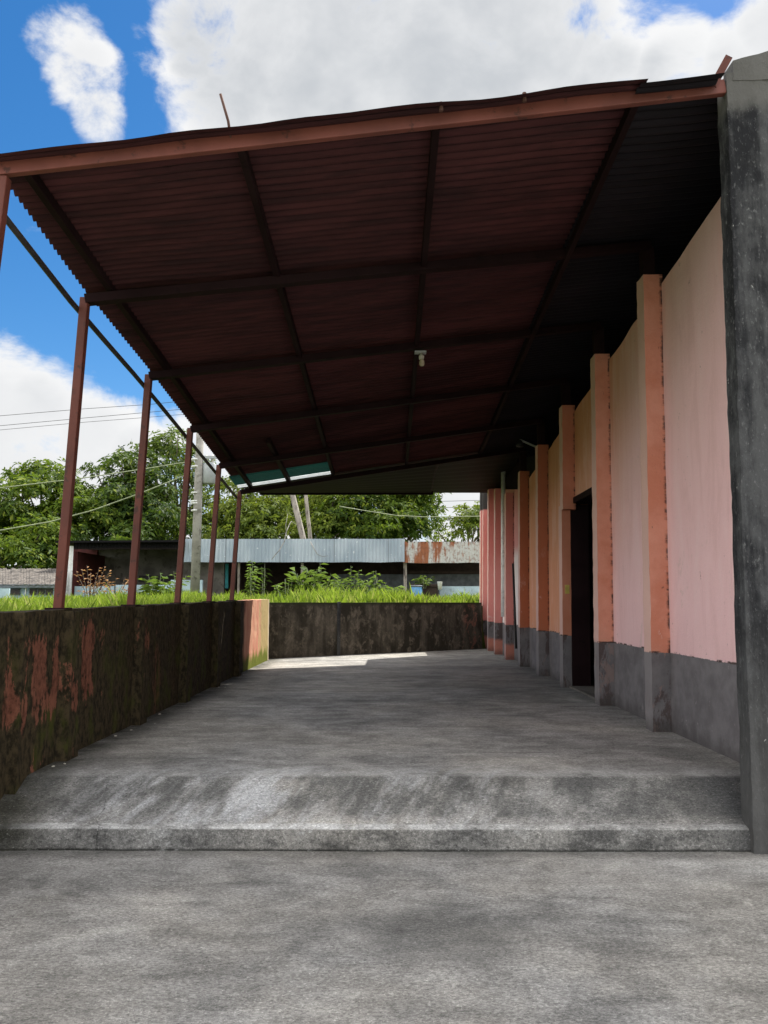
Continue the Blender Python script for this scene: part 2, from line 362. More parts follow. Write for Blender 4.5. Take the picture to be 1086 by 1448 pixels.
class MB:
    def __init__(s): s.v = []; s.f = []
    def face(s, *pts):
        i = len(s.v); s.v += [tuple(p) for p in pts]; s.f.append(tuple(range(i, i + len(pts))))
    def hexa(s, p):       # 8 corners: bottom 0-3 ccw, top 4-7
        i = len(s.v); s.v += [tuple(q) for q in p]
        s.f += [(i, i + 3, i + 2, i + 1), (i + 4, i + 5, i + 6, i + 7)] + [(i + k, i + (k + 1) % 4, i + 4 + (k + 1) % 4, i + 4 + k) for k in range(4)]
    def box(s, x0, x1, y0, y1, z0, z1):
        s.hexa([(x0, y0, z0), (x1, y0, z0), (x1, y1, z0), (x0, y1, z0), (x0, y0, z1), (x1, y0, z1), (x1, y1, z1), (x0, y1, z1)])
    def grid(s, P):       # P[i][j]
        i0 = len(s.v); n, m = len(P), len(P[0])
        for r in P: s.v += [tuple(q) for q in r]
        for i in range(n - 1):
            for j in range(m - 1):
                a = i0 + i * m + j; s.f.append((a, a + 1, a + m + 1, a + m))
    def beam(s, a, b, w, h, up=(0, 0, 1)):
        a = Vector(a); b = Vector(b); d = (b - a).normalized(); u = Vector(up); sd = d.cross(u).normalized(); u = sd.cross(d).normalized()
        q = []
        for p in (a, b): q.append([p + sd * (w / 2 * i) + u * (h / 2 * j) for i, j in ((-1, -1), (1, -1), (1, 1), (-1, 1))])
        s.hexa(q[0] + q[1])
    def tube(s, pts, rad, seg=8, cap=True):
        pts = [Vector(p) for p in pts]; n = len(pts)
        if not isinstance(rad, (list, tuple)): rad = [rad] * n
        i0 = len(s.v); prev = None
        for k, p in enumerate(pts):
            d = (pts[min(k + 1, n - 1)] - pts[max(k - 1, 0)]).normalized()
            if prev is None: prev = d.orthogonal().normalized()
            u = (prev - d * prev.dot(d)).normalized(); prev = u; w = d.cross(u)
            for j in range(seg):
                a = 2 * math.pi * j / seg; s.v.append(tuple(p + (u * math.cos(a) + w * math.sin(a)) * rad[k]))
        for k in range(n - 1):
            for j in range(seg):
                a = i0 + k * seg + j; b = i0 + k * seg + (j + 1) % seg; s.f.append((a, b, b + seg, a + seg))
        if cap: s.f.append(tuple(i0 + j for j in reversed(range(seg)))); s.f.append(tuple(i0 + (n - 1) * seg + j for j in range(seg)))
    def lathe(s, c, prof, seg=14):
        s.tube([(c[0], c[1], c[2] + z) for r, z in prof], [r for r, z in prof], seg)
    def build(s, name, mat, parent=None, smooth=False, bevel=0, fn=None):
        v = [fn(*q) for q in s.v] if fn else s.v
        me = bpy.data.meshes.new(name); me.from_pydata(v, [], s.f); me.update()
        if smooth: me.polygons.foreach_set('use_smooth', [True] * len(me.polygons))
        o = link(name, me, mat, parent)
        if bevel:
            b = o.modifiers.new('bevel', 'BEVEL'); b.width = bevel; b.segments = 2; b.limit_method = 'ANGLE'
        return o
    def rough_box(s, x0, x1, y0, y1, z0, z1, res=.1, topfn=None):
        """box cut into small faces so that its edges can be worn"""
        def lin(a, b):
            k = max(1, int(round((b - a) / res))); return [a + (b - a) * i / k for i in range(k + 1)]
        X, Y, Z = lin(x0, x1), lin(y0, y1), lin(0, 1)
        k = max(1, int(round((z1 - z0) / res))); Z = [i / k for i in range(k + 1)]
        def p(x, y, t):
            zt = topfn(x, y) if topfn else z1
            return (x, y, z0 + (zt - z0) * t)
        s.grid([[p(x, y0, t) for x in X] for t in Z][::-1]); s.grid([[p(x, y1, t) for x in X] for t in Z])
        s.grid([[p(x0, y, t) for y in Y] for t in Z]); s.grid([[p(x1, y, t) for y in Y] for t in Z][::-1])
        s.grid([[p(x, y, 1) for x in X] for y in Y]); s.grid([[p(x, y, 0) for x in X] for y in Y][::-1])
def worn(amp, sc_=5.0, fn=None):
    def g(x, y, z):
        q = Vector((x * sc_, y * sc_, z * sc_)); d = mnoise.noise_vector(q) * amp + mnoise.noise_vector(q * 3.1) * amp * .5
        x, y, z = x + d.x, y + d.y, z + d.z
        return fn(x, y, z) if fn else (x, y, z)
    return g
def merge(o, dist=.0005):
    import bmesh
    bm = bmesh.new(); bm.from_mesh(o.data); bmesh.ops.remove_doubles(bm, verts=bm.verts, dist=dist)
    bmesh.ops.recalc_face_normals(bm, faces=bm.faces); bm.to_mesh(o.data); bm.free(); return o

FZ = .35                                      # platform floor height
def yw(x):                                    # inner face of the far wall
    x = max(-2.62, min(2.9, x)); return 16.2 + (x + 2.6) * .715

# ------------------------------------------------------------------ ground
mb = MB()
xs = np.linspace(-7, 14, 43); ys = np.linspace(-9, 4.98, 29)
mb.grid([[(x, y, 0) for x in xs] for y in ys])
tag(mb.build('yard_ground', 'yard_concrete'), kind='structure')

mb = MB()                                     # platform: step, ramped lip and floor, one profile swept across
prof = [(4.935, -.02), (4.938, .06), (4.94, .112), (4.944, .124), (4.955, .131), (5.0, .142), (5.1, .193), (5.2, .245), (5.3, .298), (5.37, .335), (5.39, .3425), (5.48, .349)]
xs = np.linspace(-2.53, 2.62, 120)
P = []
for (y, z) in prof:
    row = []
    for x in xs:
        w = mnoise.noise((x * 2.1, y * .7, 3)) * .012 + mnoise.noise((x * 9, y * 3, 9)) * .004
        dz = mnoise.noise((x * 3, y * 4, 5)) * .006
        row.append((x, y + w - (.006 if z < .1 else 0), z + (dz if .03 < z < .345 else 0)))
    P.append(row)
for t in np.linspace(0.02, 1, 90):
    P.append([(x, 5.48 + (yw(x) + .05 - 5.48) * t, FZ + mnoise.noise((x * .8, t * 9, 2)) * .003) for x in xs])
mb.grid(P)
tag(merge(mb.build('platform_floor', 'platform_concrete', smooth=True)), kind='structure')

# field behind the low walls, level with their tops, out to the horizon
def fieldz(x, y, inside):
    if inside: return -.06
    h = 1.2 + .35 * min(1, max(0, (y - 10) / 16)) + mnoise.noise((x * .4, y * .4, 0)) * .06
    t = min(1, max(0, (y - 3.1) / 1.2))
    return -.06 + (h + .06) * t * t * (3 - 2 * t)
X = [-900, -400, -200, -100, -60, -40, -30, -24, -20, -17, -14, -12, -10, -8, -6.5, -5, -4, -3.2, -2.62, -2.48, -1.5, -.5, .5, 1.5, 2.62, 4, 6, 8, 10, 14, 20, 30, 60, 120, 300, 900]
rows = [('a', v) for v in (-900, -300, -100, -40, -15, -9, 0, 3.1, 3.5, 3.9, 4.3, 5, 6, 8, 10, 12, 14)] + [('w', .03), ('w', .17)] + [('b', v) for v in (1, 2, 3.5, 5, 7, 9, 12, 16, 22, 35, 60, 120, 300, 900)]
mb = MB(); P = []
for k, v in rows:
    row = []
    for x in X:
        w = yw(x); y = v if k == 'a' else w + v
        ins = (-2.5 < x < 9) and (k == 'a' or (k == 'w' and v < .1))
        if not (-2.5 < x) or x > 9 or k == 'b' or (k == 'w' and v > .1): ins = False
        if x > 9: z = -.06 if k == 'a' else fieldz(x, y, False)
        else: z = fieldz(x, y, ins)
        row.append((x, y, z))
    P.append(row)
mb.grid(P)
tag(mb.build('field_ground', 'field_soil', smooth=False), kind='structure')

# ------------------------------------------------------------------ low walls
lw = thing('low_wall', (-2.52, 9.5, 0), 'long mossy low wall with flaking orange paint carrying the red steel posts', 'wall')
ztop = lambda y: 1.435 + .012 * (y - 5)
mb = MB(); wt_ = lambda x, y: ztop(y) + mnoise.noise((x * 3, y * 2.1, 0)) * .008
mb.rough_box(-2.62, -2.505, 3.1, 5.22, -.05, 1.5, .11, wt_); mb.rough_box(-2.62, -2.432, 5.22, 15.9, -.05, 1.5, .11, wt_)
merge(mb.build('wall_body', 'mossy_paint', lw, fn=worn(.008)))
PY_L = [5.95, 7.62, 9.29, 10.92, 12.5]
for y in PY_L:
    mb = MB(); mb.rough_box(-2.44, -2.345, y - .13, y + .07, .3, 1.4, .08, lambda x, yy: ztop(yy) - .012)
    merge(mb.build('pilaster', 'mossy_paint', lw, fn=worn(.006)))
fw = thing('low_wall', (-.2, 18, 0), 'black stained bare concrete low wall closing the far end of the platform', 'wall')
mb = MB(); A = []
def wallpt(t, d, z): 
    x = -2.62 + 4.95 * t; return (x - d * .58, 16.19 + (x + 2.6) * .715 + d * .81, z)
mb.rough_box(0, .47, 0, .2, .2, 1.5, .1); mb.rough_box(.473, 1, 0, .2, .2, 1.5, .1)
for i, q in enumerate(mb.v):
    x, y, z = q; q2 = wallpt((x / .47) * .305 if x < .471 else .305 + (x - .471) / .529 * .695, y, z); mb.v[i] = q2
merge(mb.build('wall_body', 'stained_concrete', fw, fn=worn(.006)))
mb = MB(); c = wallpt(.305, -.012, 0); mb.beam((c[0], c[1], .3), (c[0], c[1], 1.515), .07, .05, (.58, -.81, 0)); mb.build('wall_joint', 'pillar_concrete', fw, bevel=.01)

# ------------------------------------------------------------------ canopy
RZ = lambda x, y: 4.87 + .233 * x - .077 * y
YL = [4.5, 5.95, 7.62, 9.29, 10.92, 12.5]; YR = [4.95, 7.15, 8.93, 10.68, 12.5, 14.25]
XL, XR = -2.42, 2.5
def ip(A, t):
    if t <= 0: return A[0] + (A[1] - A[0]) * t * (1 if A[0] > 4.2 else .45)
    if t >= 5: return A[5] + (A[5] - A[4]) * (t - 5)
    i = int(t); return A[i] + (A[i + 1] - A[i]) * (t - i)
ZL = [4.115, 3.93, 3.80, 3.63, 3.465, 3.315]; ZR = [4.975, 4.94, 4.80, 4.635, 4.49, 4.36]      # roof heights over posts and pilasters
def RP(t, s, dz=0):
    yl, yr = ip(YL, t), ip(YR, t); x = XL + (XR - XL) * s; y = yl + (yr - yl) * s
    zl, zr = ip(ZL, t), ip(ZR, t)
    return Vector((x, y, zl + (zr - zl) * s + dz))
canopy = thing('canopy', (0, 9, .35), 'dark red corrugated metal canopy on thin steel posts over the platform', 'canopy')
def roof_sheet(t0, t1, s0, s1, mat, name='roof_sheet', off=.085, per=21.5, ns=14, front=False, amp=.021, jag=0):
    mb = MB(); P = []
    nt = int((t1 - t0) * per * 8)
    for i in range(nt + 1):
        t = t0 + (t1 - t0) * i / nt; row = []
        for j in range(ns + 1):
            s = s0 + (s1 - s0) * j / ns
            p = RP(t, s, off + amp * (1 if not front or t > 0 else max(.1, 1 + t / .1)) * (1 - 2 * abs(math.sin(math.pi * per * t))))
            sag = mnoise.noise((s * 6, t * 1.2, 4)) * .012
            p.z += sag
            if front and t < 0:
                p.z -= (t / t0) ** 1.1 * (.045 + .025 * mnoise.noise((s * 5, 1, 1)))
                p.y += mnoise.noise((s * 9, 2, 7)) * .03 * (t / t0)
            row.append(p)
        P.append(row)
    mb.grid(P)
    o = mb.build(name, mat, canopy, smooth=True)
    ta = o.data.attributes.new('tt', 'FLOAT', 'POINT'); ta.data.foreach_set('value', np.repeat(np.linspace(t0, t1, nt + 1), ns + 1).astype(np.float32))
    return o
roof_sheet(-.09, 4.6, -.005, .835, 'red_sheet', front=True, ns=30)
roof_sheet(4.6, 5.1, .302, .835, 'red_sheet')
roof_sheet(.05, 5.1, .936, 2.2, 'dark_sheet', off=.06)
tag(roof_sheet(-.09, 5.1, .825, .938, 'dark_sheet', off=.06, front=True), 'roof sheeting beside and over the hall wall, coloured dark for its shade')  # sheet colour itself darker, standing in for deeper shade by the wall
tag(roof_sheet(4.6, 4.93, -.01, .302, 'green_plastic', 'translucent_panel_or_added_strip', off=.07), 'dark green plastic roof sheet')
tag(roof_sheet(4.93, 5.0, -.005, .30, 'clear_plastic', 'translucent_panel_or_added_strip', off=.05, per=20), 'pale translucent strip added in place of an open slit in the roof')  # added over an open slit so no sun strip reaches the floor
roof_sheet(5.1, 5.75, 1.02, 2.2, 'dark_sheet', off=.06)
# far extension of the roof, flatter and brown
def ext_edge(x): return 15.25 + .54 * (x + 1.1) if x < .94 else 17.85 + 1.0 * (x - .94)
def edge_pt(x):
    y = ext_edge(x); px = 550 + x * 1100 / y
    d = ray(px, 697); return Vector((x, y, 1.5 + d.z / d.y * y))
for (x0, x1) in ((-2.44, .94), (.94, 2.76)):
    mb = MB(); P = []
    for i in range(81):
        x = x0 + (x1 - x0) * i / 80; e = edge_pt(x); s = (x - XL) / (XR - XL); a = RP(5.03, s, .06)
        P.append([(a + (e - a) * k / 30) + Vector((0, 0, .010 * math.sin(k * 2.1))) for k in range(31)])
    mb.grid(P); tag(mb.build('roof_sheet', 'brown_sheet', canopy, smooth=True), 'brown lower roof extension at the far end')
mb = MB(); e0, e1 = edge_pt(-2.44), edge_pt(.93); mb.beam(e0 + Vector((0, .02, 0)), e1 + Vector((0, .02, 0)), .05, .07); mb.build('far_beam', 'dark_steel', canopy)
# beams
mb = MB(); a, b = RP(0, -.01, .035), RP(0, .955, .035)
mb.beam(a, b, .05, .10); mb.build('front_beam', 'front_beam_steel', canopy, bevel=.006)
for t in (1, 2, 3, 4, 5):
    mb = MB(); mb.beam(RP(t, 0, -.035), RP(t, 1.0, -.035), .095, .075); mb.build('rafter', 'dark_steel', canopy, bevel=.006)
for s in (.035, .30, .555, .83):
    mb = MB(); mb.beam(RP(0.02, s, .03), RP(5.0, s, .03), .052, .075); mb.build('purlin', 'dark_steel', canopy, bevel=.005)
mb = MB(); mb.beam(RP(3.6, .155, .03), RP(5.0, .155, .03), .06, .08); mb.build('purlin', 'dark_steel', canopy, bevel=.005)
# edge pipe along the post tops
mb = MB(); mb.tube([RP(t, -.012, -.10) for t in np.linspace(0, 5.05, 12)], .022, 8); mb.build('edge_pipe', 'black_pipe', canopy, smooth=True)
# posts
for i, y in enumerate(YL):
    x = XL; z0 = ztop(y) if i else ztop(4.3)
    zt = RP(i, 0).z - .02
    mb = MB(); wd = .066
    mb.beam((-2.515 if i else -2.54, y, z0), (x if i else -2.365, y, zt), wd, wd, (0, 1, 0))
    p = mb.build('post', 'red_oxide_steel', canopy, bevel=.006)
    mb = MB(); mb.box(-2.59, -2.44, y - .075, y + .075, z0 - .004, z0 + .014); mb.build('base_plate', 'dark_steel', p, bevel=.003)
# short stubs between pilasters and roof
for t in (1, 2, 3, 4, 5):
    q = RP(t, 1.0, -.1); mb = MB(); mb.box(q.x - .06, q.x + .06, q.y + .02, q.y + .12, q.z - .55, q.z + .06); mb.build('strut', 'dark_steel', canopy, bevel=.004)
# reinforcing bars left sticking up at the front
for (s, l, w, dx, dy) in ((.29, .30, .018, -.06, -.1), (-.005, .22, .022, -.07, -.08)):
    a = RP(0, s, .0); mb = MB(); mb.tube([a, a + Vector((dx * .3, dy * .5, l * .5)), a + Vector((dx, dy, l))], w / 2, 7); mb.build('reinforcing_bar', 'rusty_bar', canopy, smooth=True)
a = RP(0, .945, .02); mb = MB(); mb.beam(a + Vector((-.05, -.05, 0)), a + Vector((.06, -.07, .20)), .05, .012, (0, 1, 0)); mb.build('bracket_bar', 'red_oxide_steel', canopy, bevel=.003)
# bolts of the roof at the front edge
for s in (.56, .67):
    a = RP(-.06, s, .085); mb = MB(); mb.tube([a + Vector((0, 0, -.07)), a + Vector((0, 0, -.01))], .014, 6); mb.build('roof_bolt', 'rusty_bar', canopy)

# ------------------------------------------------------------------ hanging lamp holder
a = RP(2, .565, -.115)
lamp = thing('lamp_holder', a, 'small bare bulb holder hanging under the canopy rafter', 'lamp')
mb = MB(); mb.box(a.x - .075, a.x + .055, a.y - .05, a.y + .03, a.z - .012, a.z + .01); mb.build('mounting_plate', 'transformer_grey', lamp, bevel=.004)
mb = MB(); mb.lathe((a.x, a.y - .02, a.z), [(.012, -.012), (.014, -.035), (.028, -.038), (.031, -.055), (.026, -.08), (.024, -.085)]); mb.build('socket', 'porcelain', lamp, smooth=True)
mb = MB(); mb.lathe((a.x + .005, a.y - .02, a.z), [(.020, -.085), (.026, -.097), (.030, -.12), (.028, -.143), (.019, -.158), (.005, -.163)]); mb.build('bulb', 'bulb_glass', lamp, smooth=True)

# ------------------------------------------------------------------ pink hall
hall = thing('hall_building', (5, 12, 0), 'pink and orange plastered hall with grey skirting band and dark doorway', 'building')
sh = lambda x, y, z: (x + .018 * (z - .35), y, z)
def wtop(x, y): return 4.69 - .105 * (y - 5.58) + mnoise.noise((y * 2.3, 1, 0)) * .025
D0, D1, DT = 9.2, 10.82, 2.95
mb = MB()
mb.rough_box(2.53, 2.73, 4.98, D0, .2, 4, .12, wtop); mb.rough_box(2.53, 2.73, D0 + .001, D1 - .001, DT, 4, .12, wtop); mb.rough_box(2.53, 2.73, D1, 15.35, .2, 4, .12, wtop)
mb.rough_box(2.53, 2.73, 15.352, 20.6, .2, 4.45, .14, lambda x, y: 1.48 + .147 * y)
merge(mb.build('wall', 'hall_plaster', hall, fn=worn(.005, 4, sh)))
PW = [(7.15, 4.62), (8.93, 4.42), (10.68, 4.25), (12.5, 4.06), (14.25, 3.92), (15.98, 3.76), (17.6, 4.09), (18.8, 4.26), (19.87, 4.42)]
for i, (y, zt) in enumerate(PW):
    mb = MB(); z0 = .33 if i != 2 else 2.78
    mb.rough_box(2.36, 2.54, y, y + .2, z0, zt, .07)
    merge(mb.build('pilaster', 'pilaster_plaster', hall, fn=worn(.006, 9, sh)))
mb = MB(); mb.rough_box(2.32, 2.5, 20.05, 20.3, .33, 4.42, .1); merge(mb.build('pilaster', 'pilaster_plaster', hall, fn=worn(.006, 9, sh)))
# doorway
jamb = MB(); jamb.rough_box(2.365, 2.485, D1 - .035, D1 + .16, .33, 2.85, .08); jo = merge(jamb.build('door_jamb', 'pilaster_plaster', hall, fn=worn(.004, 6, sh)))
mb = MB(); mb.box(2.50, 2.72, D0 + .01, D1 - .04, 2.86, 2.945); mb.build('lintel', 'dark_steel', hall, bevel=.006, fn=sh)
for ya, yb in ((D1 - .045, D1 - .003), (D0 + .004, D0 + .05)):
    mb = MB(); mb.box(2.49, 2.74, ya, yb, .35, 2.855); mb.build('door_frame', 'dark_steel', hall, fn=sh, bevel=.004)
mb = MB(); mb.box(2.40, 2.46, D1 - .05, D1 - .032, 1.62, 1.74); mb.build('switch_plate', 'switch_yellow', hall, fn=sh, bevel=.004)
mb = MB(); mb.box(2.45, 2.9, D0 - .01, D1, .30, .375); mb.build('threshold', 'grey_render', hall, bevel=.006)
# shell of the hall behind the wall
mb = MB(); mb.box(8.0, 8.2, 5.15, 20.6, .0, 6.2); mb.build('back_wall', 'interior_dark', hall)
mb = MB(); mb.box(2.74, 8.0, 5.15, 15.3, .30, .345); mb.build('hall_floor', 'interior_dark', hall)
mb = MB(); zz = lambda x: 5.09 + .22 * (x - 2.2)
mb.hexa([(2.8, 5.0, 0), (8.2, 5.0, 0), (8.2, 5.14, 0), (2.8, 5.14, 0), (2.8, 5.0, zz(2.8)), (8.2, 5.0, zz(8.2)), (8.2, 5.14, zz(8.2)), (2.8, 5.14, zz(2.8))]); mb.build('gable_wall', 'pillar_concrete', hall)
mb = MB(); mb.box(2.735, 8.0, 15.36, 15.55, .2, 5.2); mb.build('cross_wall', 'interior_dark', hall)
mb = MB(); mb.box(2.735, 8.0, 20.4, 20.6, .2, 4.44); mb.build('end_wall', 'hall_plaster', hall)
mb = MB(); mb.box(2.55, 8.3, 15.4, 20.75, 4.82, 4.92); mb.build('end_roof', 'dark_sheet', hall, bevel=.01)
mb = MB(); mb.hexa([(2.6, 15.37, 3.4), (2.7, 15.37, 3.4), (2.7, 20.55, 4.2), (2.6, 20.55, 4.2), (2.6, 15.37, 4.8), (2.7, 15.37, 4.8), (2.7, 20.55, 4.8), (2.6, 20.55, 4.8)]); mb.build('eave_board', 'dark_steel', hall, fn=sh)
# white drain pipe between two far pilasters
mb = MB(); mb.tube([(2.42, 16.75, 4.4), (2.42, 16.75, 1.2)], .05, 10); mb.build('drain_pipe', 'white_paint', hall, smooth=True, fn=sh)

pil = thing('concrete_pillar', (2.5, 5, 0), 'tall weathered grey concrete pillar at the near corner of the pink hall', 'pillar')
mb = MB(); mb.rough_box(2.19, 2.79, 4.89, 5.04, -.05, 5.06, .07, lambda x, y: 5.05 + .22 * (x - 2.19) - .09 * max(0, 2.24 - x))
merge(mb.build('pillar_shaft', 'pillar_concrete', pil, fn=worn(.009, 5, lambda x, y, z: (x + .018 * z, y, z))))
mb = MB(); mb.rough_box(2.33, 2.86, 4.885, 5.045, 5.0, 5.2, .06, lambda x, y: 5.145 + .2 * (x - 2.3) + mnoise.noise((x * 6, y * 5, 0)) * .02)
merge(mb.build('pillar_cap', 'pillar_concrete', pil, fn=worn(.008, 7)))

# iron rod leaning on the wall, flood light in the dark corner
mb = MB(); mb.tube([at(730, 917, 14.9), at(725.5, 797, 15.25)], .022, 8)
tag(mb.build('iron_rod', 'cable_black', smooth=True), 'thin dark iron rod leaning against the hall wall between two pilasters', 'rod')
a = at(735, 622, 13.2)
fl = thing('wall_lamp', a, 'small dark floodlight on a bracket in the dark corner under the roof', 'lamp')
mb = MB(); mb.beam(a + Vector((0, 0, 0)), (2.55, a.y + .1, a.z - .1), .025, .025); mb.build('bracket_arm', 'transformer_grey', fl)
mb = MB(); mb.lathe((a.x, a.y, a.z - .12), [(.06, 0), (.075, .02), (.055, .07), (.03, .11), (.015, .12)]); mb.build('lamp_shade', 'cable_black', fl, smooth=True)

proto = None
for k in range(10):
    yy = 5.6 + 9.5 * rng.random() ** 1.3; xx = -2.40 + .03 + .18 * rng.random() ** 2; sz = .006 + .010 * rng.random() ** 2
    if proto is None:
        mb = MB(); mb.lathe((0, 0, 0), [(.35, 0), (1, .3), (.9, .8), (.3, 1.2)], 6); proto = mb.build('rubble_chip', 'porcelain', None, fn=lambda x, y, z: (x * 1.5 + .3 * math.sin(y * 4), y + .2 * math.sin(x * 5), z)); o = proto
    else: o = proto.copy(); COL.objects.link(o)
    o.location = (xx, yy, FZ + .001); o.scale = (sz, sz, sz * .8); o.rotation_euler = (0, 0, rng.random() * 6)
    tag(o, 'tiny pale rubble chip lying on the floor along the foot of the mossy wall', 'rubble', 'rubble chips along the mossy wall')

# ------------------------------------------------------------------ sheds and house beyond
YS = 26.0
def bxp(mb, px0, px1, py0, py1, Y, d):        # box whose front face spans that stretch at distance Y
    a = at(px0, py1, Y); b = at(px1, py0, Y); mb.box(a.x, b.x, Y, Y + d, a.z, b.z)
ls = thing('long_shed', at(430, 850, YS + 2), 'long low shed with deep grey corrugated metal fascia rusted at one end', 'shed')
def fascia(px0, px1, py0, py1, Y, mat, name, parent, amp=.012, per=.12):
    a = at(px0, py1, Y); b = at(px1, py0, Y); n_ = int((b.x - a.x) / per * 6); P = [[], []]
    top = [[], []]
    for i in range(n_ + 1):
        x = a.x + (b.x - a.x) * i / n_; y = Y + amp * math.sin(2 * math.pi * (x - a.x) / per); j = mnoise.noise((x * 1.3, 0, 0)) * .02
        P[0].append((x, y, a.z + j)); P[1].append((x, y, b.z + j * .5)); 
    mb = MB(); mb.grid(P); mb.grid([[(x, y + .004, z) for x, y, z in r] for r in P][::-1])
    return mb.build(name, mat, parent, smooth=True)
fascia(253, 572, 762, 795, YS, 'galvanised_sheet', 'fascia_sheet', ls)
tag(fascia(570, 740, 766, 796, YS + .05, 'rusted_sheet', 'fascia_sheet', ls), 'orange rusted fascia sheet')
a = at(253, 764, YS); b = at(760, 764, YS)
mb = MB(); mb.hexa([(a.x, YS + .06, a.z - .08), (b.x, YS + .06, a.z - .1), (b.x, YS + 5.2, a.z - .5), (a.x, YS + 5.2, a.z - .5), (a.x, YS + .06, a.z - .03), (b.x, YS + .06, a.z - .05), (b.x, YS + 5.2, a.z - .44), (a.x, YS + 5.2, a.z - .44)]); mb.build('roof', 'dark_sheet', ls)
mb = MB(); mb.box(a.x, b.x, YS + 4.6, YS + 4.75, 1.2, a.z - .47); mb.build('back_wall', 'dark_wood', ls)
mb = MB(); mb.box(at(253, 800, YS + 1).x, at(318, 800, YS + 1).x, YS + .9, YS + 1.05, 1.2, a.z - .15); tag(mb.build('front_wall', 'grey_render', ls), 'grey rendered wall section')
mb = MB(); bxp(mb, 318, 323, 797, 832, YS + .85, .08); mb.build('door_edge', 'teal_paint', ls)
for px in (573, 427, 337):
    mb = MB(); bxp(mb, px - 2.2, px + 2.2, 796, 862, YS + .3, .1); mb.build('post', 'pale_bark', ls)
mb = MB(); bxp(mb, 622, 740, 829, 866, YS - .2, .15); mb.build('low_front_wall', 'pale_blue_paint', ls)
mb = MB(); bxp(mb, 575, 740, 808, 811, YS + 2.5, .1); mb.build('inner_rail', 'dark_wood', ls)
mb = MB(); bxp(mb, 470, 740, 812, 850, YS + 3.2, .1); mb.build('inner_wall', 'grey_trim', ls)

os_ = thing('open_shed', at(170, 850, YS + 2), 'open fronted shed with dark overhanging roof and grey back wall left of the utility pole', 'shed')
a = at(82, 765, YS - .3); b = at(262, 765, YS - .3)
mb = MB(); mb.hexa([(a.x, YS - .5, a.z - .07), (b.x - .1, YS - .5, a.z - .05), (b.x - .1, YS + 4.5, a.z - .02), (a.x, YS + 4.5, a.z - .02), (a.x, YS - .5, a.z - .01), (b.x - .1, YS - .5, a.z + .02), (b.x - .1, YS + 4.5, a.z + .1), (a.x, YS + 4.5, a.z + .1)]); mb.build('roof', 'dark_sheet', os_)
fascia(104, 256, 767, 776, YS - .2, 'dark_sheet', 'eave_sheet', os_)
fascia(104, 256, 774.5, 777, YS - .25, 'brown_sheet', 'eave_batten', os_, .004)
fascia(87, 104, 772, 868, YS - .2, 'white_paint', 'side_sheet', os_)
mb = MB(); a = at(106, 778, YS); mb.box(a.x, a.x + .1, YS + .0, YS + 4.2, 1.2, a.z - .05); mb.build('side_wall', 'deep_red_paint', os_)
mb = MB(); bxp(mb, 100, 138, 771, 860, YS + 2.4, .1); mb.build('inner_wall', 'deep_red_paint', os_)
mb = MB(); bxp(mb, 134, 268, 771, 860, YS + 2.5, .1); bo = mb.build('back_wall', 'grey_render', os_)
mb = MB(); bxp(mb, 196, 262, 814, 823, YS + 2.46, .03); mb.build('opening', 'interior_dark', os_)
mb = MB(); bxp(mb, 104, 162, 829, 866, YS - .25, .1); bxp(mb, 162, 240, 827, 866, YS - .28, .12); mb.build('low_front_wall', 'pale_blue_paint', os_)
mb = MB(); bxp(mb, 240, 286, 820, 866, YS - .6, .12); mb.build('yard_panel', 'pale_blue_paint', os_)
mb = MB(); bxp(mb, 174, 176, 815, 830, YS - .1, .04); bxp(mb, 180, 181.5, 817, 830, YS - .1, .04); bxp(mb, 185, 186.5, 816, 830, YS - .1, .04); mb.build('railing', 'dark_wood', os_)

YH = 23.0
hs = thing('small_house', at(30, 850, YH), 'low pale blue house with weathered grey roof and dark windows behind the low wall', 'house')
e0 = at(-90, 827, YH - .4); e1 = at(86, 827, YH - .4); r0 = at(-90, 804, YH + 3); r1 = at(86, 804, YH + 3)
mb = MB(); P = []
for i in range(90):
    f = i / 89; P.append([e0 + (e1 - e0) * f + (r0 + (r1 - r0) * f - e0 - (e1 - e0) * f) * g + Vector((0, 0, 0.012 * math.sin(f * 260) + .05 * mnoise.noise((f * 30, g * 5, 0)))) for g in np.linspace(0, 1, 12)])
mb.grid(P); mb.build('roof', 'old_tiles', hs)
mb = MB(); bxp(mb, -90, 84, 828, 880, YH, .15); mb.build('wall', 'pale_blue_paint', hs)
mb = MB(); bxp(mb, -90, 84, 826, 831, YH - .35, .06); mb.build('eave_board', 'grey_trim', hs)
for (p0, p1) in ((14, 28.5), (41, 75)):
    mb = MB(); bxp(mb, p0, p1, 831.5, 842, YH - .03, .03); w = mb.build('window', 'grey_trim', hs)
    k = 1 if p1 - p0 < 20 else 3
    mb = MB()
    for i in range(k):
        bxp(mb, p0 + .8 + (p1 - p0) / k * i, p0 + (p1 - p0) / k * (i + 1) - .8, 833, 841, YH - .045, .02)
    mb.build('pane', 'window_dark', w)
mb = MB(); bxp(mb, 35, 37, 827, 840, YH - .2, .05); mb.build('downpipe', 'white_paint', hs)
mb = MB(); bxp(mb, -60, 13, 832, 880, YH - .9, .06); mb.build('side_panel', 'pale_blue_paint', hs)

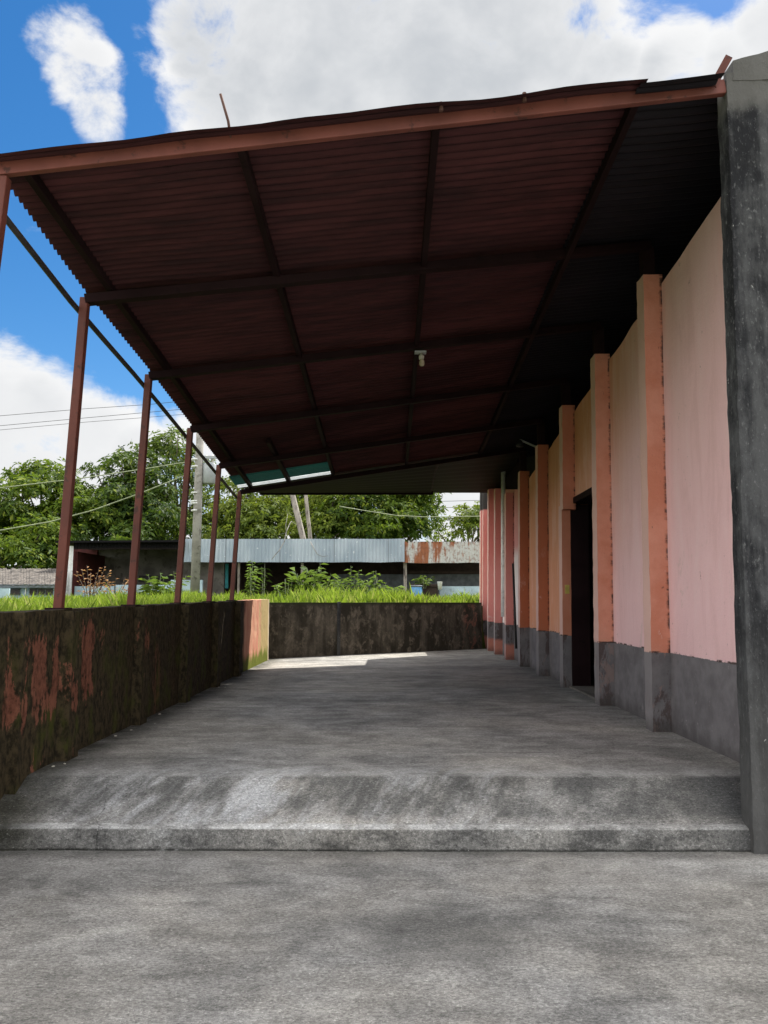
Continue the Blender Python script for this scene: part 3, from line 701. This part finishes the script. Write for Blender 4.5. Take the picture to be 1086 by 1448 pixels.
# ------------------------------------------------------------------ poles, wires, yard things
b = at(276, 850, 24.2); up = thing('utility_pole', (b.x, b.y, 1.3), 'grey concrete utility pole with a transformer in front of the sheds', 'pole')
mb = MB(); mb.tube([(b.x - .02, b.y, 1.2), (b.x + .02, b.y, 9.2)], [.15, .105], 14); mb.build('shaft', 'pole_concrete', up, smooth=True)
for py in (697, 709, 712, 722, 660, 650):
    q = at(277, py, 24.2); mb = MB(); mb.tube([(q.x, q.y, q.z - .02), (q.x, q.y, q.z + .02)], .15, 14); mb.build('band', 'white_paint', up, smooth=True)
q = at(293, 684, 24.2)
mb = MB(); mb.lathe((q.x + .03, q.y + .1, q.z), [(.15, 0), (.21, .03), (.21, .6), (.17, .68), (.05, .7)], 16); tr = mb.build('transformer', 'transformer_grey', up, smooth=True)
for dx in (-.1, .1):
    mb = MB(); mb.lathe((q.x + .03 + dx, q.y + .1, q.z + .68), [(.05, 0), (.03, .06), (.05, .1), (.03, .15), (.04, .2), (.01, .26)], 10); mb.build('insulator', 'porcelain', tr, smooth=True)
mb = MB(); mb.beam((q.x - .4, q.y, q.z + .2), (q.x + .05, q.y + .05, q.z + .2), .06, .06); mb.build('crossarm', 'transformer_grey', up); mb = MB(); mb.beam((q.x - .4, q.y, q.z + .85), (q.x + .3, q.y + .05, q.z + .85), .08, .08); mb.build('crossarm', 'transformer_grey', up)
for (x0, y0, x1, y1, r, Y, lab) in ((404, 660, 431, 772, .125, 31.5, 'thicker pale leaning pole rising behind the long shed'), (428, 660, 438.5, 760, .085, 33, 'thinner pale pole beside the thicker leaning pole behind the long shed')):
    a = at(x1, y1, Y); c = at(x0, y0, Y); d = (c - a); 
    mb = MB(); mb.tube([a - d * .55, a, c, c + d * .25], [r * 1.15, r, r * .85, r * .8], 10)
    tag(mb.build('leaning_pole', 'pale_bark', smooth=True), lab, 'pole', 'pale poles rising behind the long shed')
def wire(pts, Y, r, mat, lab, name='power_line'):
    P = []
    for k in range(len(pts) - 1):
        a = at(*pts[k], Y[k]); c = at(*pts[k + 1], Y[k + 1])
        for i in range(6): P.append(a + (c - a) * i / 6)
    P.append(at(*pts[-1], Y[-1])); mb = MB(); mb.tube(P, r, 6)
    return tag(mb.build(name, mat, smooth=True), lab, 'cable', 'overhead lines on the left')
wire([(-160, 714), (0, 690), (110, 677), (205, 663), (272, 652)], [22, 22.5, 23, 23.7, 24.1], .016, 'cable_pale', 'upper pale overhead cable running through the left trees to the utility pole')
wire([(-160, 765), (0, 750), (70, 738), (130, 722), (200, 697), (272, 668)], [22, 22.5, 23, 23.4, 23.7, 24.1], .018, 'cable_pale', 'lower pale overhead cable sagging across the left trees to the utility pole')
wire([(-160, 600), (0, 588), (120, 578), (210, 572), (330, 560)], [44, 45, 46, 47, 48], .014, 'cable_black', 'highest thin wire crossing the cloud at left')
wire([(-160, 612), (0, 602), (120, 591), (210, 583), (330, 572)], [44, 45, 46, 47, 48], .014, 'cable_black', 'middle thin wire crossing the cloud at left')
wire([(-160, 618), (0, 608), (120, 597), (210, 590), (330, 580)], [44, 45, 46, 47, 48], .012, 'cable_black', 'lowest thin wire crossing the cloud at left')
w = wire([(480, 716), (515, 722), (560, 729), (600, 731), (690, 730)], [24.5] * 5, .014, 'cable_pale', 'pale cable hanging in front of the big round tree'); w['group'] = 'overhead lines on the right'
for dy, lab in ((0, 'upper thin wire in the small patch of sky beside the hall'), (9, 'lower thin wire in the small patch of sky beside the hall')):
    w = wire([(540, 712 + dy), (620, 709 + dy), (700, 707 + dy)], [60, 60, 60], .018, 'cable_black', lab); w['group'] = 'overhead lines on the right'
mb = MB(); Q = [at(384, 791, YS - .3), at(395, 778, YS - .3), at(402, 766, YS - .25), at(405, 752, YS - .2), at(409, 742, YS), at(412, 737, YS + .2), at(419, 742, YS + .3)]
mb.tube(Q, [.012, .014, .016, .016, .014, .010, .006], 7); Q = [at(405, 756, YS - .2), at(404, 742, YS - .1), at(407, 727, YS)]; mb.tube(Q, [.012, .009, .005], 6)
tag(mb.build('bare_branch', 'pole_concrete', smooth=True), 'bleached bare branch hanging over the grey shed fascia', 'branch')
mb = MB(); Q = [at(439, 766, YS - .1), at(444, 776, YS - .15), at(449, 784, YS - .15), at(456, 787, YS - .12), at(464, 786, YS - .1)]; mb.tube(Q, [.014, .014, .012, .010, .006], 6)
tag(mb.build('loose_cable', 'pole_concrete', smooth=True), 'short pale strip hanging on the grey shed fascia', 'strip')

a = at(589, 868, YS - .9)
bar = thing('barrel', (a.x, a.y, 1.35), 'blue plastic barrel standing before the long shed', 'barrel')
zt = at(589, 829, YS - .9).z
mb = MB(); h = zt - 1.35; mb.lathe((a.x, a.y, 1.35), [(.17, 0), (.19, .03), (.185, h * .3), (.195, h * .33), (.195, h * .64), (.185, h * .67), (.18, h * .95), (.15, h)], 18); mb.build('drum', 'barrel_blue', bar, smooth=True)
mb = MB(); mb.lathe((a.x, a.y, zt - .02), [(.19, 0), (.20, .02), (.19, .045), (.17, .05)], 18); mb.build('lid', 'grey_trim', bar, smooth=True)
pl = thing('planter', at(605, 860, YS - .8), 'dark trough of leafy plants beside the blue barrel', 'planter')
mb = MB(); bxp(mb, 581, 621, 826, 830, YS - .6, .35); bxp(mb, 599, 619, 830, 866, YS - .55, .3); mb.build('trough', 'dark_wood', pl, bevel=.01)
a = at(622, 833, YS - .75); tb = thing('bucket', a, 'white bucket standing at the end of the planter', 'bucket')
mb = MB(); mb.lathe((a.x, a.y, a.z - .02), [(.06, 0), (.085, .25), (.09, .26)], 12); mb.build('pail', 'white_paint', tb, smooth=True)
mb = MB(); mb.tube([(a.x - .085, a.y, a.z + .22), (a.x, a.y - .07, a.z + .13), (a.x + .085, a.y, a.z + .22)], .006, 5); mb.build('handle', 'grey_trim', tb)

# ------------------------------------------------------------------ plants
def leaf_mesh(C, D, N, L, W, rnd, clump, name, mat, parent, bend=.25):
    """C base points, D leaf directions, N flat normals, all (n,3)"""
    n_ = len(C); S = np.cross(D, N); S /= np.linalg.norm(S, axis=1)[:, None] + 1e-9
    L = L[:, None]; W = W[:, None]
    mid = C + D * L * .5; tip = C + D * L - np.array([0, 0, 1]) * L * bend
    V = np.stack([C, mid + S * W * .5, tip, mid - S * W * .5], 1).reshape(-1, 3)
    me = bpy.data.meshes.new(name); me.vertices.add(4 * n_); me.vertices.foreach_set('co', V.astype(np.float32).ravel())
    me.loops.add(4 * n_); me.loops.foreach_set('vertex_index', np.arange(4 * n_, dtype=np.int32))
    me.polygons.add(n_); me.polygons.foreach_set('loop_start', np.arange(0, 4 * n_, 4, dtype=np.int32))
    me.update(calc_edges=True)
    for nm, arr in (('rnd', rnd), ('clump', clump)):
        at_ = me.attributes.new(nm, 'FLOAT', 'FACE'); at_.data.foreach_set('value', arr.astype(np.float32))
    return link(name, me, mat, parent)
def unit(v): return v / (np.linalg.norm(v, axis=-1, keepdims=True) + 1e-9)

def tree(name, base, lobes, label, mat, n_clump=34, n_ros=42, leaf=.26, clump_r=.85, trunk_r=.22, group='trees beyond the sheds', spread=1.0, per=8, barkm='bark', flat=.8):
    """lobes: list of (centre, radii); foliage gathers in clumps on the lobes, each clump on its own limb"""
    t = thing(name, base, label, 'tree', group)
    vol = np.array([r[0] * r[1] * r[2] for c, r in lobes]) ** .67; vol /= vol.sum()
    C = []; Dm = []; rd = []; cl = []; Nn = []; centres = []
    for (c, r), v in zip(lobes, vol):
        k = max(4, int(round(n_clump * v)))
        for i in range(k):
            # fibonacci points on the shell with jitter, a third inside
            u = 1 - 2 * (i + .5) / k; ph = i * 2.399963 + rng.random() * .6; q = np.array([math.sqrt(1 - u * u) * math.cos(ph), math.sqrt(1 - u * u) * math.sin(ph), u])
            q *= (.62 + .42 * rng.random()) if rng.random() > .3 else .35 * rng.random() + .2
            if q[2] < -.55: continue
            cc = np.array(c) + q * np.array(r); centres.append(cc)
            R_ = clump_r * (.6 + .7 * rng.random()); cv = rng.random()
            m = int(n_ros * (R_ / clump_r) ** 1.4)
            d = unit(rng.normal(size=(m, 3))); d[:, 2] = np.where(d[:, 2] < -.4, -d[:, 2], d[:, 2])
            pr = cc + d * (R_ * (.35 + .75 * rng.random((m, 1)))) * np.array([1.15, 1.15, flat])
            out = unit(d * .8 + unit(pr - np.array(c)) * .5 + np.array([0, 0, .25]))
            a = unit(np.cross(out, rng.normal(size=(m, 3)))); b = np.cross(out, a)
            for j in range(per):
                an = 2 * math.pi * j / per + rng.random(m) * .7
                lat = a * np.cos(an)[:, None] + b * np.sin(an)[:, None]
                dd = unit(out * (.25 + .5 * rng.random((m, 1))) + lat + np.array([0, 0, -.15]))
                C.append(pr + rng.normal(size=(m, 3)) * .04); Dm.append(dd); Nn.append(unit(out + rng.normal(size=(m, 3)) * .35))
                rd.append(np.clip(rng.random(m), 0, 1)); cl.append(np.full(m, cv) * .7 + rng.random(m) * .3)
    C = np.concatenate(C); Dm = np.concatenate(Dm); Nn = np.concatenate(Nn); rd = np.concatenate(rd); cl = np.concatenate(cl)
    L = leaf * (.65 + .7 * rng.random(len(C)))
    leaf_mesh(C, Dm, Nn, L, L * .36, rd, cl, 'crown', mat, t)
    mb = MB(); base = Vector(base)
    main = Vector(np.mean([l[0] for l in lobes], axis=0)); fork = base + (main - base) * .5 + Vector((0, 0, .1))
    mb.tube([base - Vector((0, 0, .3)), base + (fork - base) * .5 + Vector((.1, 0, 0)), fork], [trunk_r * 1.25, trunk_r, trunk_r * .8], 9)
    for cc in centres[::2]:
        cc = Vector(cc); m1 = fork + (cc - fork) * .5 + Vector(rng.normal(size=3)) * .25 + Vector((0, 0, -.15))
        mb.tube([fork, m1, cc], [trunk_r * .45, trunk_r * .26, .025], 5, cap=False)
    mb.build('trunk', barkm, t, smooth=True)
    return t
def lob(px, py, Y, rx, rz, ry=None):
    c = at(px, py, Y); k = Y / 1100; return (tuple(c), (rx * k, (ry or rx) * k, rz * k))
def gnd(px, Y): a = at(px, 850, Y); return (a.x, Y, 1.4)
tree('broadleaf_tree', gnd(-30, 34), [lob(-40, 740, 34, 70, 55), lob(15, 730, 33.5, 55, 45), lob(20, 780, 32, 60, 30), lob(-60, 790, 33, 60, 40), lob(40, 800, 32, 70, 22), lob(70, 780, 33, 45, 26)], 'dense green tree at the far left over the small house roof', 'leaf_green', 44)
tree('broadleaf_tree', gnd(85, 36), [lob(85, 705, 36, 58, 58), lob(60, 750, 35, 62, 50), lob(115, 750, 35, 55, 50), lob(40, 690, 36, 30, 28), lob(90, 790, 35, 60, 22)], 'round bushy tree behind the nearest visible red post', 'leaf_green', 58)
tree('broadleaf_tree', gnd(180, 37), [lob(175, 680, 37, 48, 42), lob(210, 705, 36, 48, 45), lob(165, 735, 35.5, 55, 42), lob(215, 750, 35, 55, 32), lob(190, 775, 34.5, 75, 20)], 'dark leafy tree behind the open shed roof', 'leaf_dark', 60)
tree('broadleaf_tree', gnd(255, 39), [lob(238, 635, 39, 36, 36), lob(262, 665, 38.5, 40, 45), lob(215, 640, 39, 22, 22), lob(270, 720, 38, 45, 38), lob(280, 765, 37, 50, 20)], 'tall thin crowned airy tree behind the utility pole', 'leaf_airy', 40, 20, .24, .75, .2)
tree('broadleaf_tree', gnd(325, 38), [lob(318, 738, 38, 38, 30), lob(362, 742, 37, 44, 34), lob(385, 730, 38, 35, 40), lob(340, 700, 39, 26, 24), lob(350, 772, 37, 60, 16)], 'yellow green tree between the posts over the grey fascia', 'leaf_lime', 46, 34)
tree('broadleaf_tree', gnd(425, 42), [lob(420, 700, 42, 45, 52), lob(395, 665, 42, 40, 40), lob(445, 740, 41, 30, 30)], 'dark tree behind the pale leaning poles', 'leaf_dark', 40, 36)
tree('broadleaf_tree', gnd(455, 38), [lob(462, 728, 37, 30, 32), lob(450, 755, 36, 34, 22)], 'small light green tree just right of the pale leaning poles', 'leaf_lime', 24, 34)
tree('broadleaf_tree', gnd(540, 38), [lob(535, 690, 38, 72, 62), lob(500, 735, 36.5, 52, 36), lob(572, 735, 36.5, 44, 40), lob(588, 700, 38, 34, 46), lob(530, 757, 36, 60, 20)], 'big round dense tree over the rusted fascia', 'leaf_green', 84, 46, .24)
tree('broadleaf_tree', gnd(650, 45), [lob(650, 752, 45, 32, 20), lob(668, 735, 45, 22, 24), lob(700, 740, 45, 30, 30)], 'small bright tree in the sky gap beside the hall corner', 'leaf_lime', 26, 26, .26)

def weed(px, py_top, Y, label, mat='weed_leaf', stems=7, leaf=.16, spreadx=14, name='weed_plant', group='weeds before the sheds', nl=14, upright=.0, base=None):
    b = at(px, 850, Y); z0 = (1.3 if base is None else base); zt = at(px, py_top, Y).z
    t = thing(name, (b.x, Y, z0), label, 'plant', group)
    mb = MB(); C = []; D = []; N = []
    for s in range(stems):
        dx = (rng.random() - .5) * 2 * spreadx * Y / 1100; h = (zt - z0) * (.6 + .4 * rng.random()) if s else zt - z0
        if s == 0: dx *= .2
        p0 = np.array([b.x + dx * .25, Y + rng.normal() * .08, z0 - .1]); p1 = np.array([b.x + dx, Y + rng.normal() * .25, z0 + h])
        pm = (p0 + p1) / 2 + np.array([-dx * .15, 0, .05 * h]); mb.tube([p0, pm, p1], [.016, .011, .004], 5)
        for i in range(nl):
            f = .25 + .75 * (i + rng.random()) / nl; p = p0 + (p1 - p0) * f
            an = i * 2.4 + rng.random(); d = np.array([math.cos(an), math.sin(an), .15 + .5 * upright + rng.normal() * .2]); C.append(p); D.append(d / np.linalg.norm(d)); N.append([rng.normal() * .3, rng.normal() * .3, 1])
    C = np.array(C); D = np.array(D); N = unit(np.array(N)); L = leaf * (.7 + .7 * rng.random(len(C)))
    leaf_mesh(C, D, N, L, L * .38, rng.random(len(C)), rng.random(len(C)), 'foliage', mat, t, .3)
    mb.build('stem', 'bark' if mat != 'weed_leaf' else 'cable_pale', t)
    return t
weed(355, 792, 20.5, 'slender sapling with feathery leaves at the corner of the low walls', stems=5, leaf=.17, spreadx=9, name='sapling', group=None, nl=26)
weed(452, 796, 23, 'tall pale weed standing in the grass below the grey fascia, left of the leafiest bush', stems=8, spreadx=20, leaf=.22)
weed(432, 806, 22.5, 'spiky clump of long leaves among the weeds below the grey fascia', stems=10, spreadx=18, leaf=.42, nl=7, upright=1.6)
weed(498, 800, 24, 'leafiest weed bush below the grey fascia', stems=11, spreadx=26, leaf=.22, nl=16)
weed(470, 815, 23.5, 'low dark weed between the tall pale weed and the leafiest bush', stems=9, spreadx=26, leaf=.18)
weed(532, 806, 24, 'weed with large round leaves nearest to the shed post', stems=8, spreadx=22, leaf=.24, nl=10)
weed(405, 818, 22, 'low weed growing out of the grass right of the sapling', stems=8, spreadx=20, leaf=.18)
weed(545, 828, 22, 'short blue green weed at the right end of the row of weeds', stems=9, spreadx=22, leaf=.2)
weed(224, 812, 22.5, 'bright arching bush in front of the open shed', stems=16, spreadx=26, leaf=.34, name='bush', group=None, nl=12, upright=.3)
weed(248, 808, 23, 'thin upright weed right of the arching bush', stems=5, spreadx=12, leaf=.16)
weed(128, 800, 23, 'dry reddish weed stalks beside the white side of the open shed', 'dry_leaf', 12, .14, 24, nl=12, upright=.8)
weed(160, 812, 23, 'sparse dry straw coloured stalks in front of the open shed', 'dry_leaf', 10, .14, 24, nl=9, upright=.8)
weed(600, 814, YS - .45, 'leafy green plants growing in the dark trough', stems=12, spreadx=15, leaf=.14, nl=12, base=2.05, name='potted_plant', group=None)
weed(372, 795, YS - .1, 'hanging leafy twig under the grey fascia', stems=3, spreadx=5, leaf=.22, nl=10, base=1.6, name='twig_plant', group=None)

# grass: one stuff object of many blades
NB = 60000
gx = []; gy = []
def add_area(n_, x0, x1, y0, y1):
    xx = rng.uniform(x0, x1, n_); yy = rng.uniform(y0, y1, n_)
    ywv = 16.2 + (np.clip(xx, -2.62, 2.9) + 2.6) * .715
    ok = (xx < -2.68) | (yy > ywv + .26); ok &= ~((xx > 2.2) & (yy < 20.9)); gx.append(xx[ok]); gy.append(yy[ok])
add_area(13000, -4.2, -2.66, 4.6, 18); add_area(26000, -12, -2.66, 5, 24); add_area(34000, -9, 4.2, 16, 25.5); add_area(9000, -20, -8, 8, 22.5)
gx = np.concatenate(gx); gy = np.concatenate(gy); n_ = len(gx)
patch = np.array([mnoise.noise((x * .55, y * .55, 3)) for x, y in zip(gx, gy)]); tall = np.array([mnoise.noise((x * 1.7, y * 1.7, 8)) for x, y in zip(gx, gy)])
gz = np.array([fieldz(x, y, False) for x, y in zip(gx, gy)])
h = (.24 + .24 * patch + .50 * tall + .30 * rng.random(n_) ** 2); h = np.clip(h, .10, 1.0); h *= np.where(gx < -2.62, np.where(gy < 9, .5, np.where(gy < 12, .65, .55)), np.where(gx > .6, .5, .74)) * np.where(gx < -8, .7, 1)
an = rng.uniform(0, 2 * math.pi, n_); lean = h * (.15 + .45 * rng.random(n_)); w = .010 + .010 * rng.random(n_) + .0005 * gy
dx, dy = np.cos(an), np.sin(an); fa = rng.uniform(0, 2 * math.pi, n_); sx, sy = np.cos(fa) * w, np.sin(fa) * w
B = np.stack([gx, gy, gz - .03], 1); S = np.stack([sx, sy, np.zeros(n_)], 1)
M1 = B + np.stack([dx * lean * .3, dy * lean * .3, h * .55], 1); T = B + np.stack([dx * lean, dy * lean, h], 1)
V = np.stack([B - S, B + S, M1 + S * .75, M1 - S * .75, T], 1).reshape(-1, 3)
me = bpy.data.meshes.new('grass'); me.vertices.add(5 * n_); me.vertices.foreach_set('co', V.astype(np.float32).ravel())
i5 = np.arange(n_, dtype=np.int32)[:, None] * 5; li = np.concatenate([i5 + np.array([[0, 1, 2, 3]]), i5 + np.array([[3, 2, 4]])], 1).astype(np.int32).ravel()
me.loops.add(7 * n_); me.loops.foreach_set('vertex_index', li)
st = (np.arange(n_)[:, None] * 7 + np.array([[0, 4]])).astype(np.int32).ravel(); me.polygons.add(2 * n_); me.polygons.foreach_set('loop_start', st); me.update(calc_edges=True)
for nm, arr in (('rnd', rng.random(n_)), ('clump', np.clip(.5 + patch * .9, 0, 1))):
    a_ = me.attributes.new(nm, 'FLOAT', 'FACE'); a_.data.foreach_set('value', np.repeat(arr, 2).astype(np.float32))
tag(link('grass', me, 'grass_blade'), 'bright green long grass growing behind the low walls', 'grass', kind='stuff')

# ------------------------------------------------------------------ sky and sun
SUN_EL = R(58); SUN_AZ = math.atan2(.6, .8)
w = bpy.data.worlds.new('World'); sc.world = w; w.use_nodes = True
nt = w.node_tree; nt.nodes.clear()
class WN(NT):
    def __init__(s): s.nt = nt; s._p = None
wn = WN()
tc = wn.n('ShaderNodeTexCoord'); DIR = tc.outputs['Generated']
sky = wn.n('ShaderNodeTexSky'); sky.sky_type = 'NISHITA'; sky.sun_disc = False
sky.sun_elevation = SUN_EL; sky.sun_rotation = SUN_AZ; sky.air_density = 1.0; sky.dust_density = .3; sky.ozone_density = 3.0
hs_ = wn.n('ShaderNodeHueSaturation'); hs_.inputs['Saturation'].default_value = 1.35; hs_.inputs['Value'].default_value = .68; wn.ln(sky.outputs[0], hs_.inputs['Color'])
blobs = [  # px, py, angular radius in px
    (350, -70, 150), (430, 60, 165), (560, 0, 200), (700, 60, 165), (780, 50, 85), (860, 120, 60), (640, 160, 160), (320, 130, 75), (480, 170, 130), (960, 115, 62), (1060, 100, 60), (1090, 30, 40), (285, 30, 50), (275, 80, 38), (255, 40, 36),
    (95, 60, 42), (120, 110, 45), (140, 160, 34),
    (0, 560, 70), (70, 600, 75), (140, 620, 62), (-80, 620, 120), (190, 640, 40), (30, 700, 90), (-200, 500, 140),
    (300, 740, 160), (640, 730, 70), (500, 740, 150), (900, 700, 200), (150, 720, 100)]
tot = None
for (px, py, rp) in blobs:
    d = ray(px, py).normalized(); ang = math.atan(rp / F)
    dt = wn.n('ShaderNodeVectorMath'); dt.operation = 'DOT_PRODUCT'; wn.ln(DIR, dt.inputs[0]); dt.inputs[1].default_value = d
    m = wn.ss(dt.outputs['Value'], math.cos(ang * 1.5), math.cos(ang * .25), 0, 1)
    tot = m if tot is None else wn.ma('MAXIMUM', tot, wn.add(m, wn.mul(tot, .25)))
# unseen clouds added overhead and behind, brightened as fill light
gen = wn.noise(2.2, 3, (1, 1, 2.2), .5, 0, v=DIR)
dz_ = wn.xyz(DIR)
back_f = wn.ma('MAXIMUM', wn.ss(dz_[1], .6, .3), wn.ss(dz_[2], .68, .8))
tot = wn.add(tot, wn.mul(wn.ss(gen, .36, .52), back_f))
hi = wn.noise(7.5, 12, (1, 1, 1.35), .62, .25, v=DIR); lo = wn.noise(4, 5, (1, 1, 1.3), .55, 0, v=wn.addv(DIR, (2, 5, 1)))
dens = wn.add(tot, wn.add(wn.mul(wn.add(hi, -.5), 3.3), wn.mul(wn.add(lo, -.5), .5)))
mask = wn.ss(dens, .30, .98)
core = wn.mul(wn.ss(wn.add(tot, wn.mul(wn.add(hi, -.5), .9)), .82, 1.4), wn.ss(lo, .38, .62, .3, 1))
cloud = wn.mix(core, (4.4, 4.42, 4.45), (2.75, 2.88, 3.05))
gain = wn.n('ShaderNodeVectorMath'); gain.operation = 'SCALE'; wn.ln(cloud, gain.inputs[0]); wn.ln(wn.ma('MULTIPLY_ADD', back_f, 2.2, 1.0), gain.inputs['Scale']); cloud = wn.mix(back_f, cloud, wn.mix(1, gain.outputs[0], (1.03, 1.0, .96), 'MULTIPLY'))
bgc = wn.mix(mask, hs_.outputs[0], cloud)
bg = wn.n('ShaderNodeBackground'); bg.inputs['Strength'].default_value = .1; wn.ln(bgc, bg.inputs['Color'])
wo = wn.n('ShaderNodeOutputWorld'); wn.ln(bg.outputs[0], wo.inputs['Surface'])
sun = bpy.data.lights.new('sun', 'SUN'); sun.energy = 4.4; sun.angle = R(.5); sun.color = (1, .95, .86)
so = bpy.data.objects.new('sun', sun); COL.objects.link(so)
sd = Vector((math.sin(SUN_AZ) * math.cos(SUN_EL), math.cos(SUN_AZ) * math.cos(SUN_EL), math.sin(SUN_EL)))
so.rotation_euler = (-sd).to_track_quat('-Z', 'Y').to_euler(); so.location = (10, 10, 30)

sc.render.engine = 'CYCLES'
sc.view_settings.view_transform = 'Standard'; sc.view_settings.look = 'None'; sc.view_settings.exposure = 1.1; sc.view_settings.gamma = 1
sc.render.resolution_x = 768; sc.render.resolution_y = 1024
sc.cycles.max_bounces = 8; sc.cycles.diffuse_bounces = 5; sc.cycles.transparent_max_bounces = 8
